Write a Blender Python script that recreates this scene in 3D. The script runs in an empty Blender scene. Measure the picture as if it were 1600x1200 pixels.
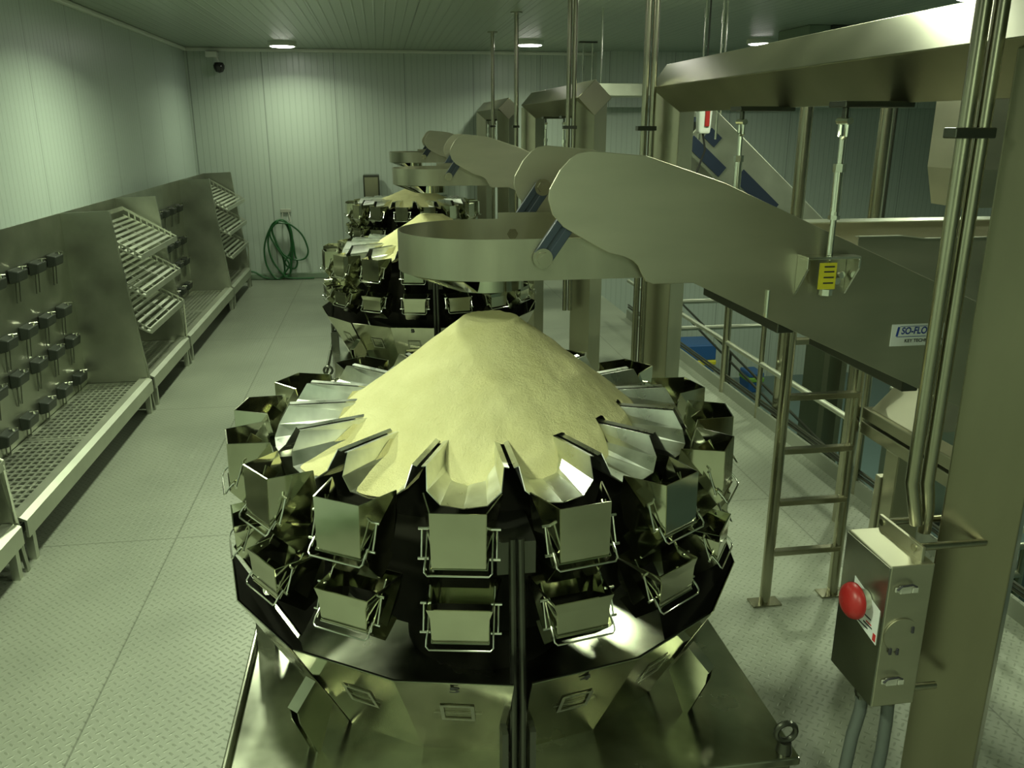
import bpy, math, random
from mathutils import Vector, Matrix, noise
from math import sin, cos, pi, radians as R
random.seed(4)
C = bpy.context.scene.collection

# ------------------------------------------------------------------ materials
def nodes(name):
    m = bpy.data.materials.new(name); m.use_nodes = True
    nt = m.node_tree; b = nt.nodes['Principled BSDF']
    return m, nt, b
def N(nt, t, **kw):
    n = nt.nodes.new(t)
    for k, v in kw.items():
        if k in n.inputs.keys() if hasattr(n.inputs, 'keys') else False: n.inputs[k].default_value = v
        else: setattr(n, k, v)
    return n
def c4(c): return (c[0], c[1], c[2], 1)
def plain(name, col, metal=0.0, rough=0.5, emit=None, es=0):
    m, nt, b = nodes(name)
    b.inputs['Base Color'].default_value = c4(col); b.inputs['Metallic'].default_value = metal; b.inputs['Roughness'].default_value = rough
    if emit: b.inputs['Emission Color'].default_value = c4(emit); b.inputs['Emission Strength'].default_value = es
    return m
def steel(name, col, rough, var=0.1, scale=(3, 3, 3), bump=0.0, bscale=8.0, dark=0.75, rvar=0.08):
    """stainless steel: noise varies tint and roughness, optional gentle waviness"""
    m, nt, b = nodes(name)
    tc = N(nt, 'ShaderNodeTexCoord'); mp = N(nt, 'ShaderNodeMapping'); mp.inputs['Scale'].default_value = scale
    nt.links.new(tc.outputs['Object'], mp.inputs['Vector'])
    nz = N(nt, 'ShaderNodeTexNoise'); nz.inputs['Scale'].default_value = 2.2; nz.inputs['Detail'].default_value = 5
    nt.links.new(mp.outputs['Vector'], nz.inputs['Vector'])
    cr = N(nt, 'ShaderNodeValToRGB')
    cr.color_ramp.elements[0].position = 0.3; cr.color_ramp.elements[1].position = 0.7
    cr.color_ramp.elements[0].color = c4([v * dark for v in col]); cr.color_ramp.elements[1].color = c4(col)
    nt.links.new(nz.outputs['Fac'], cr.inputs['Fac']); nt.links.new(cr.outputs['Color'], b.inputs['Base Color'])
    mr = N(nt, 'ShaderNodeMapRange'); mr.inputs['To Min'].default_value = max(0.02, rough - rvar); mr.inputs['To Max'].default_value = rough + rvar
    nt.links.new(nz.outputs['Fac'], mr.inputs['Value']); nt.links.new(mr.outputs['Result'], b.inputs['Roughness'])
    b.inputs['Metallic'].default_value = 1.0
    if bump:
        n2 = N(nt, 'ShaderNodeTexNoise'); n2.inputs['Scale'].default_value = bscale; n2.inputs['Detail'].default_value = 2
        nt.links.new(tc.outputs['Object'], n2.inputs['Vector'])
        bp = N(nt, 'ShaderNodeBump'); bp.inputs['Strength'].default_value = bump; bp.inputs['Distance'].default_value = 0.02
        nt.links.new(n2.outputs['Fac'], bp.inputs['Height']); nt.links.new(bp.outputs['Normal'], b.inputs['Normal'])
    return m
SC = (0.62, 0.62, 0.50)
M = {}
M['mirror'] = steel('polished_stainless', (0.60, 0.61, 0.47), 0.10, bump=0.06, bscale=5, dark=0.85, rvar=0.05)
M['chute'] = steel('polished_chute_stainless', (0.68, 0.68, 0.53), 0.14, bump=0.08, bscale=3, dark=0.8, rvar=0.05)
M['pan'] = steel('scuffed_stainless', (0.84, 0.86, 0.80), 0.30, scale=(6, 6, 6), bump=0.04, bscale=14, dark=0.74, rvar=0.10)
M['brushed'] = steel('brushed_stainless', (0.50, 0.49, 0.38), 0.42, scale=(1, 1, 4), dark=0.86, rvar=0.05)
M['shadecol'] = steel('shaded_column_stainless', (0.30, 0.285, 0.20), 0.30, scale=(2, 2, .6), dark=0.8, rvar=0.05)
M['dish'] = steel('dish_stainless', (0.43, 0.43, 0.33), 0.38, scale=(3, 3, .8), dark=0.78, rvar=0.06)
M['column'] = steel('brushed_column_stainless', (0.43, 0.42, 0.31), 0.33, scale=(2, 2, .6), dark=0.85, rvar=0.05)
M['rackpanel'] = steel('rack_stainless', (0.45, 0.47, 0.39), 0.34, scale=(1.5, 1.5, 1.5), bump=0.04, bscale=2, dark=0.7, rvar=0.06)
M['rackbar'] = steel('rack_bar_stainless', (0.54, 0.565, 0.465), 0.45, dark=0.88, rvar=0.05)
M['pipe'] = steel('pipe_stainless', (0.42, 0.41, 0.31), 0.24, dark=0.88, rvar=0.05)
M['rod'] = steel('bright_rod_steel', (0.80, 0.81, 0.72), 0.16, dark=0.9, rvar=0.04)
M['deck'] = steel('smeared_deck_stainless', (0.53, 0.55, 0.43), 0.24, scale=(2, 2, 2), bump=0.05, bscale=4, dark=0.55, rvar=0.14)
M['darkbody'] = plain('dark_machine_steel', (0.085, 0.085, 0.062), 1.0, 0.25)
M['innershade'] = plain('painted_interior_shade', (0.016, 0.016, 0.011), 0.0, 0.85)  # interior shade and dark reflections painted as a near-black colour
M['innershade'].node_tree.nodes['Principled BSDF'].inputs['Specular IOR Level'].default_value = 0.15
M['post'] = plain('dark_post_steel', (0.10, 0.105, 0.085), 0.9, 0.3)
M['black'] = plain('black_rubber_and_shade', (0.015, 0.016, 0.014), 0, 0.5)
M['peg'] = plain('dark_peg_plastic', (0.014, 0.019, 0.013), 0, 0.5)
M['greyhose'] = plain('grey_conduit', (0.075, 0.088, 0.078), 0, 0.5)
M['green'] = plain('green_hose_rubber', (0.012, 0.085, 0.022), 0, 0.4)
M['bluearm'] = plain('blue_link_plastic', (0.034, 0.05, 0.072), 0, 0.35)
M['navy'] = plain('navy_belt', (0.014, 0.022, 0.042), 0, 0.4)
M['bluebin'] = plain('blue_bin_plastic', (0.02, 0.09, 0.27), 0, 0.4)
M['yellow'] = plain('yellow_label', (0.60, 0.55, 0.03), 0, 0.5)
M['greenlid'] = plain('green_bin_plastic', (0.16, 0.34, 0.05), 0, 0.5)
M['white'] = plain('white_label', (0.72, 0.76, 0.74), 0, 0.45)
M['labelblue'] = plain('label_blue_ink', (0.02, 0.05, 0.30), 0, 0.5)
M['orange'] = plain('label_orange_ink', (0.75, 0.30, 0.02), 0, 0.5)
M['ink'] = plain('dark_ink', (0.03, 0.03, 0.035), 0, 0.5)
M['red'] = plain('red_button_plastic', (0.33, 0.014, 0.014), 0, 0.4)
M['redink'] = plain('red_ink', (0.5, 0.03, 0.03), 0, 0.5)
M['plasticwrap'] = plain('clear_wrap', (0.75, 0.78, 0.74), 0.2, 0.15)
M['framepale'] = plain('pale_frame', (0.42, 0.43, 0.36), 0.3, 0.4)
M['latchframe'] = plain('chute_frame_steel', (0.30, 0.31, 0.24), 0.6, 0.4)
M['lamp'] = plain('lamp_glow', (1, 1, 1), 0, 0.5, (1.0, 1.0, 0.90), 30)
M['fitting'] = plain('white_fitting', (0.6, 0.63, 0.56), 0, 0.4)
M['lens'] = plain('camera_dark_glass', (0.02, 0.02, 0.02), 0, 0.08)
M['unit'] = plain('dark_unit_metal', (0.05, 0.06, 0.05), 0.3, 0.5)
M['lower'] = plain('lower_floor_paint', (0.10, 0.15, 0.15), 0, 0.35)
M['curb'] = plain('curb_paint', (0.17, 0.23, 0.16), 0, 0.5)

def ribbed(name, col, axis, pitch, seam, bump=0.25):
    """insulated wall panel: fine ribs plus a dark joint every `seam` metres"""
    m, nt, b = nodes(name)
    tc = N(nt, 'ShaderNodeTexCoord'); sp = N(nt, 'ShaderNodeSeparateXYZ'); nt.links.new(tc.outputs['Object'], sp.inputs[0])
    def math_(op, a, v=None):
        n = N(nt, 'ShaderNodeMath', operation=op); nt.links.new(a, n.inputs[0])
        if v is not None: n.inputs[1].default_value = v
        return n.outputs[0]
    x = sp.outputs[axis]
    r = math_('FRACT', math_('MULTIPLY', x, 1.0 / pitch)); r = math_('ABSOLUTE', math_('SUBTRACT', r, 0.5))
    rib = N(nt, 'ShaderNodeMapRange'); rib.inputs['From Min'].default_value = 0.38; rib.inputs['From Max'].default_value = 0.46; nt.links.new(r, rib.inputs['Value'])
    s = math_('FRACT', math_('MULTIPLY', math_('ADD', x, 0.62), 1.0 / seam)); s = math_('ABSOLUTE', math_('SUBTRACT', s, 0.5))
    sm = math_('GREATER_THAN', s, 0.5 - 0.006 / seam)
    nz = N(nt, 'ShaderNodeTexNoise'); nz.inputs['Scale'].default_value = 0.8; nz.inputs['Detail'].default_value = 3; nt.links.new(tc.outputs['Object'], nz.inputs['Vector'])
    cr = N(nt, 'ShaderNodeValToRGB'); cr.color_ramp.elements[0].color = c4([v * .88 for v in col]); cr.color_ramp.elements[1].color = c4(col)
    nt.links.new(nz.outputs['Fac'], cr.inputs['Fac'])
    mx = N(nt, 'ShaderNodeMix', data_type='RGBA'); mx.inputs[7].default_value = c4([v * .5 for v in col])
    nt.links.new(sm, mx.inputs[0]); nt.links.new(cr.outputs['Color'], mx.inputs[6])
    mx2 = N(nt, 'ShaderNodeMix', data_type='RGBA', blend_type='MULTIPLY'); mx2.inputs[7].default_value = (0.89, 0.89, 0.89, 1)
    nt.links.new(rib.outputs[0], mx2.inputs[0]); nt.links.new(mx.outputs[2], mx2.inputs[6])
    nt.links.new(mx2.outputs[2], b.inputs['Base Color'])
    bp = N(nt, 'ShaderNodeBump'); bp.inputs['Strength'].default_value = bump; bp.inputs['Distance'].default_value = 0.01
    nt.links.new(rib.outputs[0], bp.inputs['Height']); nt.links.new(bp.outputs['Normal'], b.inputs['Normal'])
    b.inputs['Roughness'].default_value = 0.33
    return m
M['wall_y'] = ribbed('wall_panel_back', (0.46, 0.525, 0.46), 'X', 0.086, 1.03)
M['wall_x'] = ribbed('wall_panel_side', (0.48, 0.555, 0.50), 'Y', 0.086, 1.03)
M['ceil'] = ribbed('ceiling_panel', (0.34, 0.40, 0.33), 'X', 0.10, 1.03, 0.5)

def treadplate():
    m, nt, b = nodes('tread_plate')
    tc = N(nt, 'ShaderNodeTexCoord'); sp = N(nt, 'ShaderNodeSeparateXYZ'); nt.links.new(tc.outputs['Object'], sp.inputs[0])
    def mth(op, a, bb=None):
        n = N(nt, 'ShaderNodeMath', operation=op)
        for i, q in enumerate((a, bb)):
            if q is None: continue
            if isinstance(q, (int, float)): n.inputs[i].default_value = q
            else: nt.links.new(q, n.inputs[i])
        return n.outputs[0]
    P = 0.034
    u = mth('MULTIPLY', mth('ADD', sp.outputs['X'], sp.outputs['Y']), 0.7071 / P)
    v = mth('MULTIPLY', mth('SUBTRACT', sp.outputs['X'], sp.outputs['Y']), 0.7071 / P)
    fu = mth('SUBTRACT', mth('FRACT', u), 0.5); fv = mth('SUBTRACT', mth('FRACT', v), 0.5)
    ck = mth('FLOORED_MODULO', mth('ADD', mth('FLOOR', u), mth('FLOOR', v)), 2.0)
    def lug(a, c):
        return mth('ADD', mth('POWER', mth('MULTIPLY', mth('ABSOLUTE', a), 2.1), 2.0), mth('POWER', mth('MULTIPLY', mth('ABSOLUTE', c), 6.5), 2.0))
    d = mth('ADD', mth('MULTIPLY', lug(fu, fv), ck), mth('MULTIPLY', lug(fv, fu), mth('SUBTRACT', 1.0, ck)))
    h = N(nt, 'ShaderNodeMapRange'); h.inputs['From Min'].default_value = 1.0; h.inputs['From Max'].default_value = 0.3; nt.links.new(d, h.inputs['Value'])
    nz = N(nt, 'ShaderNodeTexNoise'); nz.inputs['Scale'].default_value = 1.1; nz.inputs['Detail'].default_value = 5; nt.links.new(tc.outputs['Object'], nz.inputs['Vector'])
    cr = N(nt, 'ShaderNodeValToRGB'); cr.color_ramp.elements[0].position = .3; cr.color_ramp.elements[1].position = .72
    cr.color_ramp.elements[0].color = (0.20, 0.22, 0.172, 1); cr.color_ramp.elements[1].color = (0.26, 0.28, 0.222, 1)
    nt.links.new(nz.outputs['Fac'], cr.inputs['Fac'])
    mx = N(nt, 'ShaderNodeMix', data_type='RGBA', blend_type='MULTIPLY'); mx.inputs[7].default_value = (0.74, 0.75, 0.72, 1)
    nt.links.new(h.outputs[0], mx.inputs[0]); nt.links.new(cr.outputs['Color'], mx.inputs[6])
    # plate joints
    jx = mth('GREATER_THAN', mth('ABSOLUTE', mth('SUBTRACT', mth('FRACT', mth('MULTIPLY', mth('ADD', sp.outputs['X'], 1.27), 1 / 1.22)), 0.5)), 0.4965)
    jy = mth('GREATER_THAN', mth('ABSOLUTE', mth('SUBTRACT', mth('FRACT', mth('MULTIPLY', mth('ADD', sp.outputs['Y'], 0.2), 1 / 2.44)), 0.5)), 0.4982)
    j = mth('MAXIMUM', jx, jy)
    mx2 = N(nt, 'ShaderNodeMix', data_type='RGBA', blend_type='MULTIPLY'); mx2.inputs[7].default_value = (0.6, 0.6, 0.58, 1)
    nt.links.new(j, mx2.inputs[0]); nt.links.new(mx.outputs[2], mx2.inputs[6])
    nt.links.new(mx2.outputs[2], b.inputs['Base Color'])
    bp = N(nt, 'ShaderNodeBump'); bp.inputs['Strength'].default_value = 0.35; bp.inputs['Distance'].default_value = 0.003
    nt.links.new(h.outputs[0], bp.inputs['Height']); nt.links.new(bp.outputs['Normal'], b.inputs['Normal'])
    b.inputs['Metallic'].default_value = 0.25; b.inputs['Roughness'].default_value = 0.42
    return m
M['tread'] = treadplate()

def powdermat():
    m, nt, b = nodes('pale_yellow_powder')
    tc = N(nt, 'ShaderNodeTexCoord')
    nz = N(nt, 'ShaderNodeTexNoise'); nz.inputs['Scale'].default_value = 9; nz.inputs['Detail'].default_value = 6; nt.links.new(tc.outputs['Object'], nz.inputs['Vector'])
    cr = N(nt, 'ShaderNodeValToRGB'); cr.color_ramp.elements[0].position = .3; cr.color_ramp.elements[1].position = .7
    cr.color_ramp.elements[0].color = (0.66, 0.62, 0.315, 1); cr.color_ramp.elements[1].color = (0.74, 0.70, 0.385, 1)
    nt.links.new(nz.outputs['Fac'], cr.inputs['Fac']); nt.links.new(cr.outputs['Color'], b.inputs['Base Color'])
    n2 = N(nt, 'ShaderNodeTexNoise'); n2.inputs['Scale'].default_value = 120; n2.inputs['Detail'].default_value = 6; n2.inputs['Roughness'].default_value = .7
    nt.links.new(tc.outputs['Object'], n2.inputs['Vector'])
    n3 = N(nt, 'ShaderNodeTexNoise'); n3.inputs['Scale'].default_value = 28; n3.inputs['Detail'].default_value = 4; nt.links.new(tc.outputs['Object'], n3.inputs['Vector'])
    ad = N(nt, 'ShaderNodeMath', operation='ADD'); nt.links.new(n2.outputs['Fac'], ad.inputs[0]); nt.links.new(n3.outputs['Fac'], ad.inputs[1])
    bp = N(nt, 'ShaderNodeBump'); bp.inputs['Strength'].default_value = 0.8; bp.inputs['Distance'].default_value = 0.008
    nt.links.new(ad.outputs[0], bp.inputs['Height']); nt.links.new(bp.outputs['Normal'], b.inputs['Normal'])
    b.inputs['Roughness'].default_value = 0.95
    return m
M['powder'] = powdermat()

# ------------------------------------------------------------------ mesh building
class MB:
    def __init__(s): s.v = []; s.f = []; s.sm = []
    def add(s, vs, fs, smooth=False):
        o = len(s.v); s.v += [tuple(v) for v in vs]; s.f += [tuple(i + o for i in f) for f in fs]; s.sm += [smooth] * len(fs); return s
    def poly(s, pts): return s.add(pts, [tuple(range(len(pts)))])
    def box(s, x0, x1, y0, y1, z0, z1, mat=None):
        vs = [Vector((x, y, z)) for z in (z0, z1) for y in (y0, y1) for x in (x0, x1)]
        if mat: vs = [mat @ v for v in vs]
        return s.add(vs, [(0, 2, 3, 1), (4, 5, 7, 6), (0, 1, 5, 4), (2, 6, 7, 3), (0, 4, 6, 2), (1, 3, 7, 5)])
    def prism(s, a, b):   # two equal rings of points joined and capped
        n = len(a); fs = [tuple(range(n - 1, -1, -1)), tuple(range(n, 2 * n))] + [(i, (i + 1) % n, n + (i + 1) % n, n + i) for i in range(n)]
        return s.add(list(a) + list(b), fs)
    def plate_xz(s, pts, y0, y1): return s.prism([(x, y0, z) for x, z in pts], [(x, y1, z) for x, z in pts])
    def plate_yz(s, pts, x0, x1): return s.prism([(x0, y, z) for y, z in pts], [(x1, y, z) for y, z in pts])
    def tube(s, pts, r, n=10, caps=True):
        pts = [Vector(p) for p in pts]; rings = []; ref = None
        for i, p in enumerate(pts):
            d = (pts[min(i + 1, len(pts) - 1)] - pts[max(i - 1, 0)]).normalized()
            if ref is None: ref = Vector((0, 0, 1)) if abs(d.z) < .9 else Vector((1, 0, 0))
            u = d.cross(ref).normalized(); w = u.cross(d).normalized(); ref = w
            rr = r[i] if isinstance(r, (list, tuple)) else r
            rings.append([p + rr * (cos(2 * pi * k / n) * u + sin(2 * pi * k / n) * w) for k in range(n)])
        vs = [v for q in rings for v in q]
        fs = [(i * n + k, i * n + (k + 1) % n, (i + 1) * n + (k + 1) % n, (i + 1) * n + k) for i in range(len(rings) - 1) for k in range(n)]
        s.add(vs, fs, True)
        if caps:
            s.add(rings[0], [tuple(range(n))]); s.add(rings[-1], [tuple(range(n - 1, -1, -1))])
        return s
    def lathe(s, prof, n=32, c=(0, 0), smooth=True):
        vs = [(c[0] + r * cos(2 * pi * k / n), c[1] + r * sin(2 * pi * k / n), z) for r, z in prof for k in range(n)]
        fs = [(i * n + k, i * n + (k + 1) % n, (i + 1) * n + (k + 1) % n, (i + 1) * n + k) for i in range(len(prof) - 1) for k in range(n)]
        return s.add(vs, fs, smooth)
    def build(s, name, mat, parent=None, solid=0, bevel=0, off=0):
        me = bpy.data.meshes.new(name); me.from_pydata(s.v, [], s.f); me.update()
        me.polygons.foreach_set('use_smooth', s.sm)
        me.materials.append(M[mat])
        o = bpy.data.objects.new(name, me); C.objects.link(o)
        if any(s.sm): me.set_sharp_from_angle(angle=R(35))
        if parent: o.parent = parent
        if solid:
            q = o.modifiers.new('s', 'SOLIDIFY'); q.thickness = solid; q.offset = off
            if any(s.sm):
                q = o.modifiers.new('e', 'EDGE_SPLIT'); q.split_angle = R(35)
        if bevel:
            q = o.modifiers.new('b', 'BEVEL'); q.width = bevel; q.segments = 2; q.limit_method = 'ANGLE'; q.angle_limit = R(40)
        return o
def tag(o, label=None, cat=None, group=None, kind=None):
    for k, v in (('label', label), ('category', cat), ('group', group), ('kind', kind)):
        if v: o[k] = v
    return o
def empty(name, loc, label, cat, group=None):
    o = bpy.data.objects.new(name, None); C.objects.link(o); o.location = loc; o.empty_display_size = .1
    return tag(o, label, cat, group)
def copy_tree(o, parent=None):
    c = o.copy(); C.objects.link(c)
    if parent: c.parent = parent
    for ch in o.children: copy_tree(ch, c)
    return c
def text_mesh(body, size, font_scale_x=1.0, shear=0.0):
    cu = bpy.data.curves.new('t', 'FONT'); cu.body = body; cu.size = size; cu.align_x = 'CENTER'; cu.align_y = 'CENTER'; cu.shear = shear
    cu.offset = size * 0.028
    o = bpy.data.objects.new('t', cu); C.objects.link(o)
    me = bpy.data.meshes.new_from_object(o.evaluated_get(bpy.context.evaluated_depsgraph_get()))
    bpy.data.objects.remove(o)
    vs = [Vector((v.co.x * font_scale_x, v.co.y, 0)) for v in me.vertices]; fs = [tuple(p.vertices) for p in me.polygons]
    bpy.data.meshes.remove(me); return vs, fs
def text_on(mb, body, size, origin, ux, uy, sx=1.0, shear=0.0):
    vs, fs = text_mesh(body, size, sx, shear)
    ux = Vector(ux).normalized(); uy = Vector(uy).normalized(); origin = Vector(origin)
    return mb.add([origin + ux * v.x + uy * v.y for v in vs], fs)
def struct(mb, name, mat, **kw): return tag(mb.build(name, mat, **kw), kind='structure')

# ------------------------------------------------------------------ room
CZ = 3.36; YB = 13.5; XL = -2.72; XR = 9.6; YF = -1.6; FX = 3.0; LOW = -1.95
struct(MB().box(XL, FX, YF, YB, -.12, 0), 'floor', 'tread')
struct(MB().box(FX, XR, YF, YB, LOW - .1, LOW), 'floor_lower', 'lower')
struct(MB().box(FX - .02, FX, YF, YB, LOW, -.12), 'wall_lower', 'curb')
struct(MB().box(XL, XR, YF, YB, CZ, CZ + .1), 'ceiling', 'ceil')
struct(MB().box(XL - .1, XL, YF, YB, -.12, CZ), 'wall_left', 'wall_x')
struct(MB().box(XL - .1, XR + .1, YB, YB + .1, LOW, CZ), 'wall_back', 'wall_y')
struct(MB().box(XR, XR + .1, YF, YB, LOW, CZ), 'wall_right', 'wall_x')
struct(MB().box(XL - .1, XR + .1, YF - .1, YF, LOW, CZ), 'wall_front', 'wall_y')
struct(MB().box(XL, FX, YB - .05, YB, 0, .09), 'baseboard_back', 'curb', bevel=.01)
struct(MB().box(XL, XL + .05, YF, YB, 0, .09), 'baseboard_left', 'curb', bevel=.01)
struct(MB().box(3.3, XR, YB - .22, YB, 2.56, CZ), 'trim_soffit', 'wall_y')
struct(MB().box(XL, XR, YB - .05, YB, CZ - .05, CZ).box(XL, XL + .05, YF, YB - .05, CZ - .05, CZ), 'trim_ceiling', 'fitting', bevel=.015)

# ------------------------------------------------------------------ multihead weigher
KR, KZ = .885, 1.321           # hopper ring radius / rim height
def make_weigher():
    root = empty('multihead_weigher', (0, 0, 0), '', 'weighing machine', 'stainless multihead weighers in a row')
    b = MB(); H = .883
    b.box(-H, H, -H, H, .39, .42); b.box(-H + .02, H - .02, -H + .02, H - .02, 0.0, .39)
    b.box(-H, -H + .018, -H, H, .42, .452)
    b.build('base_plinth', 'deck', root, bevel=.006)
    for sx in (-1, 1):
        for sy in (-1, 1):
            e = MB(); cx, cy = sx * .845, sy * .845
            e.tube([(cx, cy, .42), (cx, cy, .455)], [.026, .02], 12)
            e.tube([(cx + .032 * cos(t) , cy - .012 * sin(t) * 0, .49 + .032 * sin(t)) for t in [2 * pi * k / 16 for k in range(17)]], .0095, 8, False)
            e.build('lifting_eye', 'post', root)
    MB().lathe([(.30, .42), (.30, .62), (.56, .75), (.62, .86), (.62, 1.17), (.50, 1.20), (.40, 1.24)], 48).build('drum', 'innershade', root)  # drum coloured near black to paint in the shade between the hoppers
    MB().lathe([(.42, 1.265), (.40, 1.275), (.06, 1.42), (0.001, 1.425)], 48).build('dispersion_cone', 'pan', root)
    # posts through the gaps of the discharge ring
    for q in range(4):
        p = MB()
        for t in (-.014, .014):
            p.tube([(t, -.845, .42), (t, -.845, .70), (t * .8, -.80, 1.2)], .011, 10)
        p.box(-.05, -.032, -.86, -.80, .42, .60); p.box(.032, .05, -.86, -.80, .42, .60)
        p.box(-.055, .055, -.80, -.60, 1.09, 1.19)
        o = p.build('support_post', 'post', root); o.rotation_euler.z = q * pi / 2
    # gussets between the other chutes
    for q in range(4):
        g = MB().plate_yz([(-.875, .42), (-.86, .42), (-.80, .56), (-.86, .665), (-.935, .60), (-.93, .56)], -.022, -.016)
        g.plate_yz([(-.935, .60), (-.86, .665), (-.862, .672), (-.940, .606)], -.022, .022)
        g.plate_yz([(-.875, .42), (-.86, .42), (-.80, .56), (-.86, .665), (-.935, .60), (-.93, .56)], .016, .022)
        o = g.build('gusset', 'mirror', root); o.rotation_euler.z = pi / 4 + q * pi / 2
    # eight discharge chutes of two facets each
    rt, zt, rb, zb = .925, .8135, .715, .42
    def pt(r, a, z): return Vector((r * sin(R(a)), -r * cos(R(a)), z))
    for j in range(8):
        big = j % 2 == 0
        g0 = .026 if (j % 2 == 0) else .010; g1 = .010 if (j % 2 == 0) else .026   # half gaps, wider where a post passes
        def edge(r, z, a, g):
            t = Vector((cos(R(a)), sin(R(a)), 0)); return pt(r, a, z) + t * g
        A = [edge(rt, zt, 0, g0), pt(rt, 22.5, zt), edge(rt, zt, 45, -g1)]
        B = [edge(rb, zb, 0, g0), pt(rb, 22.5, zb), edge(rb, zb, 45, -g1)]
        # small inward rim return
        Rr = [v + Vector((-v.x, -v.y, 0)).normalized() * .012 - Vector((0, 0, .0)) for v in A]
        ch = MB().add(A + B, [(0, 3, 4, 1), (1, 4, 5, 2)]).build('discharge_chute', 'chute', root, solid=.003, off=0)
        ch.rotation_euler.z = R(45 * j)
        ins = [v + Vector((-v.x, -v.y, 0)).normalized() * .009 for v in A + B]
        MB().add(ins, [(0, 3, 4, 1), (1, 4, 5, 2)]).build('chute_shade_sheet', 'innershade', ch)  # added dark sheet that paints the shade inside the chute
        for k in (0, 1):
            mid = (A[k] + A[k + 1] + B[k] + B[k + 1]) / 4
            ux = (A[k + 1] - A[k]).normalized(); uy = ((A[k] + A[k + 1]) / 2 - (B[k] + B[k + 1]) / 2).normalized(); n = ux.cross(uy)
            if n.dot(Vector((mid.x, mid.y, 0))) < 0: n = -n
            c = mid + n * .0055 + uy * .045
            fr = MB(); w, h, t = .050, .048, .011
            for (x0, x1, y0, y1) in ((-w, w, -h, -h + t), (-w, w, h - t, h), (-w, -w + t, -h + t, h - t), (w - t, w, -h + t, h - t), (-w - .02, w + .02, -.0015, .0015)):
                fr.poly([c + ux * x + uy * y for x, y in ((x0, y0), (x1, y0), (x1, y1), (x0, y1))])
            fr.build('latch_frame', 'latchframe', ch)
        if j in (0, 7):
            k = 0 if j == 0 else 1
            ux = (A[k + 1] - A[k]).normalized(); uy = ((A[k] + A[k + 1]) / 2 - (B[k] + B[k + 1]) / 2).normalized(); n = ux.cross(uy)
            if n.dot(A[k]) < 0: n = -n
            c = (A[k] + A[k + 1]) / 2 - uy * .030 + n * .006
            text_on(MB(), '4' if j == 0 else '5', .044, c, ux, uy, 1.5).build('number', 'ink', ch)
    # feeder pans: trough with tall walls and cut-back front corners
    pan = MB()
    def sec(r, zb_, wt, wm, wb, top):
        zs = [(-wt - .016, top - .004), (-wt, top), (-wm, zb_ + .048), (-wb, zb_ + .010), (0, zb_), (wb, zb_ + .010), (wm, zb_ + .048), (wt, top), (wt + .016, top - .004)]
        return zs
    def prof9(r, hw, zb_, zt_, back):
        h = zt_ - zb_
        half = [(hw + .014, r - back - .004, zt_ - .004), (hw, r - back, zt_), (hw * .955, r - back * .35, zb_ + h * .42), (hw * .60, r, zb_ + h * .09)]
        return [(-a, -b, c) for a, b, c in half] + [(0, -(r + .003), zb_)] + [(a, -b, c) for a, b, c in half[::-1]]
    s_out = prof9(.730, .112, 1.262, 1.366, .058)
    s_in = prof9(.385, .056, 1.285, 1.366, .0)
    pan.add(s_out + s_in, [(i, i + 1, 9 + i + 1, 9 + i) for i in range(8)])
    pan_o = pan.build('feeder_pan', 'pan', root, solid=.003)
    # pool hopper
    hop = MB()
    wo, wi = .075, .110; zo = KZ; zb = 1.160
    hop.poly([(-wo, -.887, zo), (wo, -.887, zo), (.072, -.890, zb), (-.072, -.890, zb)])
    for s in (-1, 1):
        hop.poly([(s * wo, -.887, zo), (s * wi, -.757, zo), (s * .098, -.742, 1.235), (s * .085, -.745, 1.16), (s * .072, -.80, 1.10), (s * .072, -.890, zb)])
    hop.poly([(-.098, -.742, 1.235), (.098, -.742, 1.235), (.085, -.745, 1.16), (-.085, -.745, 1.16)])
    hop_o = hop.build('pool_hopper', 'mirror', root, solid=.004)
    def gear(owner, r0, zb, drop, w):
        g = MB()   # bottom gate
        g.add([(-w, r0 - .004, zb), (w, r0 - .004, zb), (w, r0 + .085, zb - drop), (-w, r0 + .085, zb - drop)], [(0, 1, 2, 3)])
        for s in (-1, 1):
            g.poly([(s * w, r0 - .004, zb), (s * w, r0 + .085, zb - drop), (s * w, r0 + .15, zb - drop * .5), (s * w, r0 + .06, zb + .05)])
        g.build('gate', 'mirror', owner, solid=.003)
        for s in (-1, 1):   # slanted lever plates on both sides
            x = s * (w + .010)
            g = MB().prism([(x, r0 - .002, zb + .006), (x, r0 + .012, zb - .012), (x, r0 + .12, zb + .10), (x, r0 + .088, zb + .128)], [(x + s * .004, r0 - .002, zb + .006), (x + s * .004, r0 + .012, zb - .012), (x + s * .004, r0 + .12, zb + .10), (x + s * .004, r0 + .088, zb + .128)])
            g.build('lever_plate', 'mirror', owner)
            x2 = s * (w + .024)
            q = MB().tube([(x2, r0 + .016, zb + .022), (x2, r0 + .030, zb + .060), (x2, r0 + .042, zb + .098)], .0028, 8)
            for (yy, zz) in ((r0 + .016, zb + .022), (r0 + .042, zb + .098)):
                q.tube([(s * (w + .004), yy, zz), (x2 + s * .010, yy, zz)], .0042, 8)
            q.build('link_rod', 'rod', owner)
        a = w + .013
        MB().tube([(-a + .002, r0 + .012, zb + .030), (-a, r0 - .008, zb + .012), (-a, r0 - .018, zb - .002), (-a + .008, r0 - .022, zb - .010), (a - .008, r0 - .022, zb - .010), (a, r0 - .018, zb - .002), (a, r0 - .008, zb + .012), (a - .002, r0 + .012, zb + .030)], .0029, 8).build('bail_wire', 'rod', owner)
    gear(hop_o, -.890, 1.160, .105, .078)
    # weigh hopper
    wh = MB(); zt2, zb2 = 1.036, .930
    wh.poly([(-.090, -.895, zt2), (.090, -.895, zt2), (.080, -.892, zt2 - .028), (-.080, -.892, zt2 - .028)])
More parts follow.
